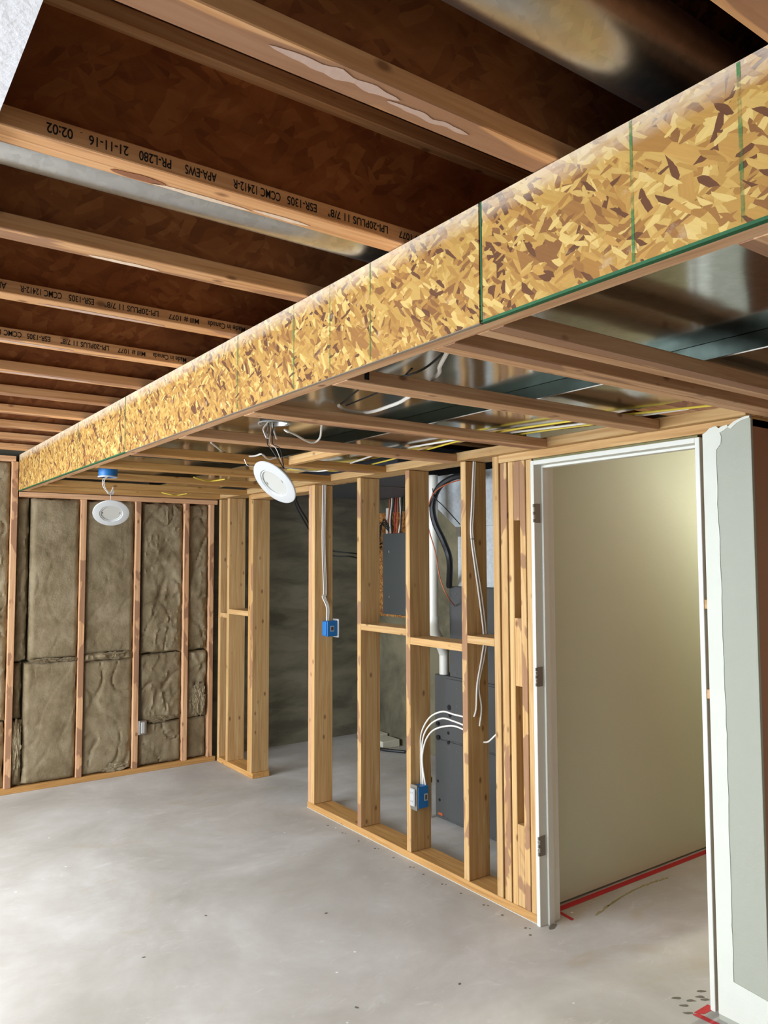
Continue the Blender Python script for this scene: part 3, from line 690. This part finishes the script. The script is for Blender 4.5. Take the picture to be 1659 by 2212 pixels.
# ------------------------------------------------------------------ PARTITION ELECTRICS
e = empty('switch_box', (2.70, 4.35, 1.10), 'blue switch box high on the stud right of the opening', 'electrical box')
box('box_shell', 2.66, 2.737, 4.327, 4.3825, 1.104, 1.204, M_blue, e, .003)
box('back_flange', 2.651, 2.663, 4.333, 4.380, 1.108, 1.200, M_blue, e, .003)
box('device_plate', 2.738, 2.746, 4.318, 4.39, 1.094, 1.214, M_plastic_w, e, .002)
lb = box('label_sticker', 2.683, 2.711, 4.3262, 4.3272, 1.136, 1.172, M_plastic_w, e, 0)
box('label_print', 2.688, 2.706, 4.3256, 4.3263, 1.142, 1.166, M_panelgrey, lb, 0)
e = empty('outlet_box', (2.62, 3.34, .275), 'blue outlet box with white receptacle low on its stud', 'electrical box')
box('box_shell', 2.60, 2.672, 3.308, 3.3665, .278, .392, M_blue, e, .003)
box('yoke', 2.592, 2.600, 3.310, 3.3665, .268, .402, M_steel, e, .001)
rc = box('receptacle', 2.580, 2.592, 3.320, 3.360, .290, .382, M_plastic_w, e, .004)
for z in (.312, .356):
    for dy in (-.007, .007): box('slot', 2.5795, 2.5803, 3.340+dy-.001, 3.340+dy+.001, z, z+.009, M_dark, rc, 0)
lb = box('label_sticker', 2.640, 2.664, 3.3072, 3.3082, .315, .352, M_plastic_w, e, 0)
box('label_print', 2.6455, 2.6585, 3.3066, 3.3073, .321, .346, M_panelgrey, lb, 0)
e = empty('outlet_box', (1.99, 5.93, .285), 'grey steel outlet box with white receptacle on the insulated wall', 'electrical box')
box('box_shell', 1.9665, 2.026, 5.905, 5.96, .285, .392, M_steel, e, .003)
rc = box('receptacle', 1.981, 2.011, 5.899, 5.905, .296, .380, M_plastic_w, e, .004)
cable([(1.99, 5.935, .393), (1.984, 5.93, .50), (1.978, 5.935, .8), (1.976, 5.94, 1.3), (1.98, 5.95, 1.9)], .004, M_black, 'dark cable dropping to the steel outlet box')
for i, dx in enumerate((0, .011, .021)):
    cable([(2.655+dx, 4.377, 2.094), (2.652+dx, 4.377, 1.93), (2.650+dx, 4.376, 1.69), (2.662+dx, 4.377, 1.40), (2.652+dx, 4.376, 1.36), (2.671+dx*.8, 4.355, 1.29), (2.670+dx*.7, 4.353, 1.205)], .0042, M_cablew, ['left', 'middle', 'right'][i]+' one of three white cables running down to the blue switch box')
cable([(2.645, 2.898, 2.094), (2.628, 2.898, 1.85), (2.624, 2.898, 1.705), (2.672, 2.897, 1.412), (2.700, 2.897, 1.215), (2.686, 2.898, 1.113), (2.653, 2.898, .979), (2.645, 2.898, .867), (2.632, 2.900, .823)], .0045, M_cablew, 'left white cable stapled down the stud beside the door pack')
cable([(2.655, 2.897, 2.094), (2.640, 2.897, 1.85), (2.634, 2.896, 1.705), (2.690, 2.897, 1.411), (2.716, 2.897, 1.214), (2.703, 2.898, 1.112), (2.664, 2.898, .979), (2.680, 2.898, .863), (2.668, 2.900, .774)], .0045, M_cablew, 'right white cable stapled down the stud beside the door pack')
box('cable_staple', 2.617, 2.642, 2.889, 2.9045, 1.70, 1.704, M_steel, [o for o in COL.objects if o.get('label', '').startswith('left white cable stapled')][0], 0)
A1 = [(2.655, 3.352, .392), (2.66, 3.362, .489), (2.66, 3.362, .562), (2.66, 3.355, .66), (2.66, 3.283, .755), (2.66, 3.178, .803), (2.66, 3.086, .803), (2.66, 3.004, .803), (2.66, 2.944, .800)]
A2 = [(2.658, 3.340, .392), (2.66, 3.350, .491), (2.66, 3.352, .564), (2.66, 3.335, .65), (2.66, 3.275, .722), (2.66, 3.179, .768), (2.66, 3.086, .768), (2.66, 3.004, .761), (2.66, 2.944, .755)]
A3 = [(2.662, 3.325, .392), (2.66, 3.345, .484), (2.66, 3.345, .555), (2.66, 3.31, .64), (2.66, 3.237, .702), (2.66, 3.105, .742), (2.66, 3.005, .738), (2.66, 2.944, .722)]
for P, nm in ((A1, 'highest'), (A2, 'middle'), (A3, 'lowest')): cable(P, .0045, M_cablew, nm+' white cable arcing up from the blue outlet box to the next stud')
cable([(2.70, 2.9045, .69), (2.70, 2.87, .700), (2.70, 2.82, .74), (2.70, 2.745, .80), (2.70, 2.713, .82)], .0045, M_cablew, 'short white cable curving between the cable stud and the door studs')

# ------------------------------------------------------------------ MECHANICAL ROOM
f = empty('furnace', (3.4, 3.4, 0), 'dark grey two-part furnace standing behind the partition studs', 'furnace')
box('lower_cabinet', 3.13, 3.75, 3.02, 3.812, .012, .885, M_cab, f, .004)
box('upper_cabinet', 3.13, 3.72, 3.04, 3.665, .8855, 1.435, M_cab, f, .004)
box('door_panel', 3.122, 3.131, 3.03, 3.70, .50, .872, M_cab, f, .003)
box('door_panel', 3.122, 3.131, 3.03, 3.80, .03, .492, M_cab, f, .003)
for (y, z, r) in ((3.662, .70, .017), (3.655, .655, .014), (3.775, .585, .013), (3.772, .50, .016), (3.672, .545, .010), (3.672, .487, .011), (3.775, .235, .009), (3.76, .125, .009)):
    bm = bmesh.new(); lathe(bm, [(r, 0), (r, .003)], Matrix.Rotation(R(-90), 4, 'Y'), 20, True); put('knockout', bm, M_dark, f, (3.1225, y, z))
for (y, z) in ((3.587, .824), (3.587, .72), (3.587, .62), (3.587, .507), (3.59, .45), (3.70, .47), (3.66, .46), (3.77, .04), (3.70, .03), (3.60, 1.39), (3.60, .91)):
    bm = bmesh.new(); lathe(bm, [(.004, 0), (.003, .003)], Matrix.Rotation(R(-90), 4, 'Y'), 10, True); put('screw', bm, M_steel, f, (3.122 if z < .88 else 3.13, y, z))
box('burner_label', 3.1185, 3.1215, 3.73, 3.77, .035, .05, M_orange, f, 0)
p = empty('plenum', (3.4, 3.35, 1.435), 'pale galvanised plenum on top of the furnace flaring to the left', 'duct')
bm = bmesh.new(); bx(bm, 3.16, 3.70, 3.06, 3.615, 1.436, 1.80, (3.4, 3.35, 1.435), .002); put('plenum_box', bm, M_plen, p, (3.4, 3.35, 1.435))
bm = bmesh.new(); o = Vector((3.4, 3.35, 1.435))
poly_prism(bm, [(3.15, 3.06, 1.80), (3.15, 3.62, 1.80), (3.15, 3.93, 2.02), (3.15, 3.93, 2.13), (3.15, 3.06, 2.13)], (.56, 0, 0), o); put('transition', bm, M_plen, p, o)
box('foil_tape', 3.158, 3.160, 3.50, 3.617, 1.74, 1.80, M_steel, p, 0)
box('cross_rib', 3.145, 3.15, 3.40, 3.408, 1.86, 2.12, M_plen, p, 0)
e = empty('trunk_duct', (3.4, 4.6, 2.14), 'blue-grey trunk duct under the ceiling of the dark room', 'duct')
box('duct_body', 2.95, 4.05, 3.95, 5.75, 2.14, 2.345, plain('blue_grey_sheet', (88, 94, 104), .5, .2), e, .002)
box('drive_seam', 2.945, 4.05, 4.6, 4.62, 2.135, 2.14, M_steel, e, 0)
# vent pipe
vp = empty('vent_pipe', (3.146, 3.75, .887), 'white plastic vent pipe with an elbow entering the furnace top', 'pipe')
tube('upper_pipe', [(3.040, 3.70, 2.12), (3.034, 3.70, 1.25)], .029, M_pvc, vp, 24, 1)
tube('elbow', [(3.034, 3.70, 1.255), (3.034, 3.70, 1.20), (3.050, 3.71, 1.16), (3.11, 3.735, 1.09), (3.146, 3.75, 1.05), (3.166, 3.76, 1.02)], .034, M_pvc, vp, 24, 4)
tube('lower_pipe', [(3.166, 3.76, 1.03), (3.166, 3.76, .886)], .030, M_pvc, vp, 24, 1)
tube('drain_pipe', [(3.10, 3.835, .01), (3.10, 3.835, .22)], .016, M_pvc, vp, 16, 1)
tube('valve', [(3.10, 3.835, .22), (3.10, 3.835, .25)], .02, M_brass, vp, 16, 1)
tube('drain_riser', [(3.10, 3.835, .25), (3.10, 3.835, .34)], .012, M_steel, vp, 16, 1)
nearer = lambda P, f=.968: [(x*f, y*f, 1.6+(z-1.6)*f) for x, y, z in P[:-1]]+[P[-1]]
cable(nearer([(3.09, 3.40, 2.10), (3.085, 3.55, 2.10), (3.07, 3.65, 2.065), (3.07, 3.712, 2.013), (3.06, 3.735, 1.93), (3.07, 3.722, 1.827), (3.09, 3.665, 1.71), (3.10, 3.622, 1.597), (3.11, 3.64, 1.437)]), .019, M_black, 'thick black insulated refrigerant hose bowing beside the vent pipe', 'hose')
cable(nearer([(3.03, 3.41, 2.073), (3.03, 3.553, 2.055), (3.03, 3.665, 2.02), (3.03, 3.725, 1.956), (3.028, 3.745, 1.826), (3.05, 3.70, 1.653), (3.06, 3.665, 1.484), (3.09, 3.63, 1.373), (3.12, 3.60, 1.319)]), .0035, M_orange, 'thin orange wire following the black hose')
cable(nearer([(3.04, 3.707, 2.04), (3.05, 3.70, 1.983), (3.06, 3.62, 1.92), (3.08, 3.5, 1.81)]), .003, M_black, 'thin black wire branching off the black hose')
# electrical service board
e = empty('electrical_panel', (4.05, 5.4, 1.13), 'grey electrical panel with wires on the side wall of the dark room', 'electrical panel')
box('cabinet', 3.99, 4.078, 5.20, 5.545, 1.135, 1.822, M_panelgrey, e, .004)
box('cover', 3.982, 3.99, 5.19, 5.555, 1.13, 1.828, M_panelgrey, e, .003)
for z in (1.27, 1.66): box('latch', 3.978, 3.983, 5.455, 5.467, z, z+.02, M_steel, e, .001)
tag(box('backer_board', 4.078, 4.0985, 5.10, 5.755, 1.10, 2.02, M_osb_board, None, 0), 'small wood strand board fixed behind the electrical panel', 'board')
tag(box('lit_edge_strip', 4.05, 4.077, 5.56, 5.60, 1.12, 2.06, M_pvc, None, .004), 'pale vertical strip painted as the lit edge beside the electrical panel', 'lit_edge')  # white strip stands in for an edge catching light
for i in range(7):
    y = 5.52-.03*i; m, nm = ((M_orange, 'orange'), (M_red, 'red'), (M_black, 'black'), (M_cablew, 'white'))[(i*3) % 4]
    cable([(4.02, y, 1.83), (4.02+.01*(i % 2), y+.02*math.sin(i), 1.95), (4.03, y-.01, 2.1), (4.04, y, 2.2)], .006, m, ['first', 'second', 'third', 'fourth', 'fifth', 'sixth', 'seventh'][i]+' cable from the left rising out of the electrical panel, '+nm)
for i in range(5):
    cable([(4.02, 5.50, 1.84+.01*i), (4.0, 5.56, 1.90+.015*i), (4.03, 5.66, 1.93-.03*i), (4.05, 5.72, 1.87-.05*i), (4.07, 5.76, 1.80-.06*i)], .0045, M_black, ['uppermost', 'second highest', 'middle', 'second lowest', 'lowest'][i]+' black cable curving left from the electrical panel')
cable([(2.90, 5.2, 2.13), (2.93, 5.2, 2.03), (3.05, 5.25, 1.90), (3.3, 5.5, 1.74), (3.5, 5.63, 1.68), (3.6, 5.5, 1.66), (3.8, 5.6, 1.66), (4.08, 5.7, 1.75)], .006, M_black, 'black cable sagging across the dark room to the electrical panel, upper')
cable([(2.88, 5.2, 2.13), (2.91, 5.2, 2.02), (3.03, 5.25, 1.88), (3.3, 5.5, 1.71), (3.5, 5.63, 1.64), (3.6, 5.5, 1.63), (3.8, 5.6, 1.62), (4.08, 5.7, 1.72)], .006, M_black, 'black cable sagging across the dark room to the electrical panel, lower')
cable([(4.05, 5.95, .10), (3.86, 5.76, .04), (3.845, 5.58, .014), (3.85, 5.38, .014), (3.95, 5.2, .014)], .013, M_black, 'black hose lying on the dark room floor', 'hose')
tag(box('drywall_offcut', 3.88, 4.06, 5.42, 5.58, .0005, .062, M_cream, None, .004), 'cream block on the dark room floor, the lower piece', 'block')
tag(box('drywall_offcut', 3.90, 4.08, 5.62, 5.84, .0005, .075, M_cream, None, .004), 'cream block on the dark room floor behind the black hose', 'block')

# ------------------------------------------------------------------ FLOOR MARKS, TAPE
def strip(name, pts, mat, z=.0006, lb=None, cat=None, parent=None, th=.0006):
    bm = bmesh.new(); o = Vector((pts[0][0], pts[0][1], z)); poly_prism(bm, [(x, y, z) for x, y in pts], (0, 0, th), o)
    ob = put(name, bm, mat, parent, o)
    if lb: tag(ob, lb, cat)
    return ob
strip('red_tape', [(2.76, 2.488), (6.7, 2.488), (6.7, 2.522), (2.76, 2.522)], M_tape, lb='long red tape stripe on the floor along the stair hall wall', cat='tape')
strip('red_tape', [(2.752, 2.478), (2.772, 2.486), (2.762, 2.398), (2.742, 2.395)], M_tape, lb='small red tape stub beside the left door jamb', cat='tape')
strip('red_tape', [(2.545, 1.672), (2.565, 1.645), (2.63, 1.642), (2.63, 1.672)], M_tape, lb='red tape piece at the foot of the right door jamb', cat='tape')
strip('red_tape', [(2.53, 1.668), (2.545, 1.35), (2.565, 1.35), (2.552, 1.66)], M_tape, z=.0013, lb='red tape stripe along the foot of the painted wall right of the door', cat='tape')
def blob(x, y, rx, ry, mat, nm, seed, ang=0, z=.0005, parent=None):
    P = []
    for k in range(14):
        a = 2*math.pi*k/14; q = 1+.45*noise.noise(Vector((math.cos(a)*1.4+seed*7, math.sin(a)*1.4, seed)))
        u, v_ = rx*q*math.cos(a), ry*q*math.sin(a); P.append((x+u*math.cos(ang)-v_*math.sin(ang), y+u*math.sin(ang)+v_*math.cos(ang)))
    return strip(nm, P, mat, z, parent=parent, th=.0003)
fl = bpy.data.objects['floor']
for i, (x, y) in enumerate([(2.525, 3.764), (2.534, 3.616), (2.537, 3.448), (2.532, 3.295), (2.529, 3.179), (2.529, 3.032), (2.534, 2.897), (2.535, 2.74), (2.532, 2.615), (2.526, 2.467), (2.496, 2.411), (2.52, 3.93), (2.52, 4.09)]):
    blob(x, y, .007, .006, M_stain, 'nail_mark', i, parent=fl)
    if i % 2: blob(x+.012, y-.016, .004, .004, M_stain, 'nail_mark', i+40, parent=fl)
for i, (x, y) in enumerate([(2.69, 1.735), (2.655, 1.715), (2.652, 1.695), (2.577, 1.762), (2.603, 1.722), (2.557, 1.718), (2.527, 1.682)]):
    blob(x, y, .017, .007, M_stain, 'shoe_mark', i+20, -.6, parent=fl)
blob(2.63, 2.405, .03, .012, M_stain, 'shoe_mark', 77, .3, parent=fl)
for i in range(26):
    t = i/25; x = 2.884+.6*t; y = 2.369+.065*math.sin(t*2.2)+.006*noise.noise(Vector((t*20, 0, 0)))
    blob(x, y, .012+.006*random.random(), .004+.004*random.random(), M_rust, 'ochre_stain', i+100, .2, parent=fl)
for i, (x, y) in enumerate([(1.25, 1.9), (.9, 2.6), (1.6, 2.4), (1.9, 3.1), (.55, 2.2), (1.45, 3.4), (1.1, 3.2), (2.0, 2.3)]):
    blob(x, y, .008, .005, M_stain, 'floor_speck', i+200, i, parent=fl)
strip('caulk_line', [(2.591, 2.45), (2.5945, 2.45), (2.5945, 4.47), (2.591, 4.47)], M_white, lb='thin white caulk bead along the long bottom plate', cat='caulk', th=.002)
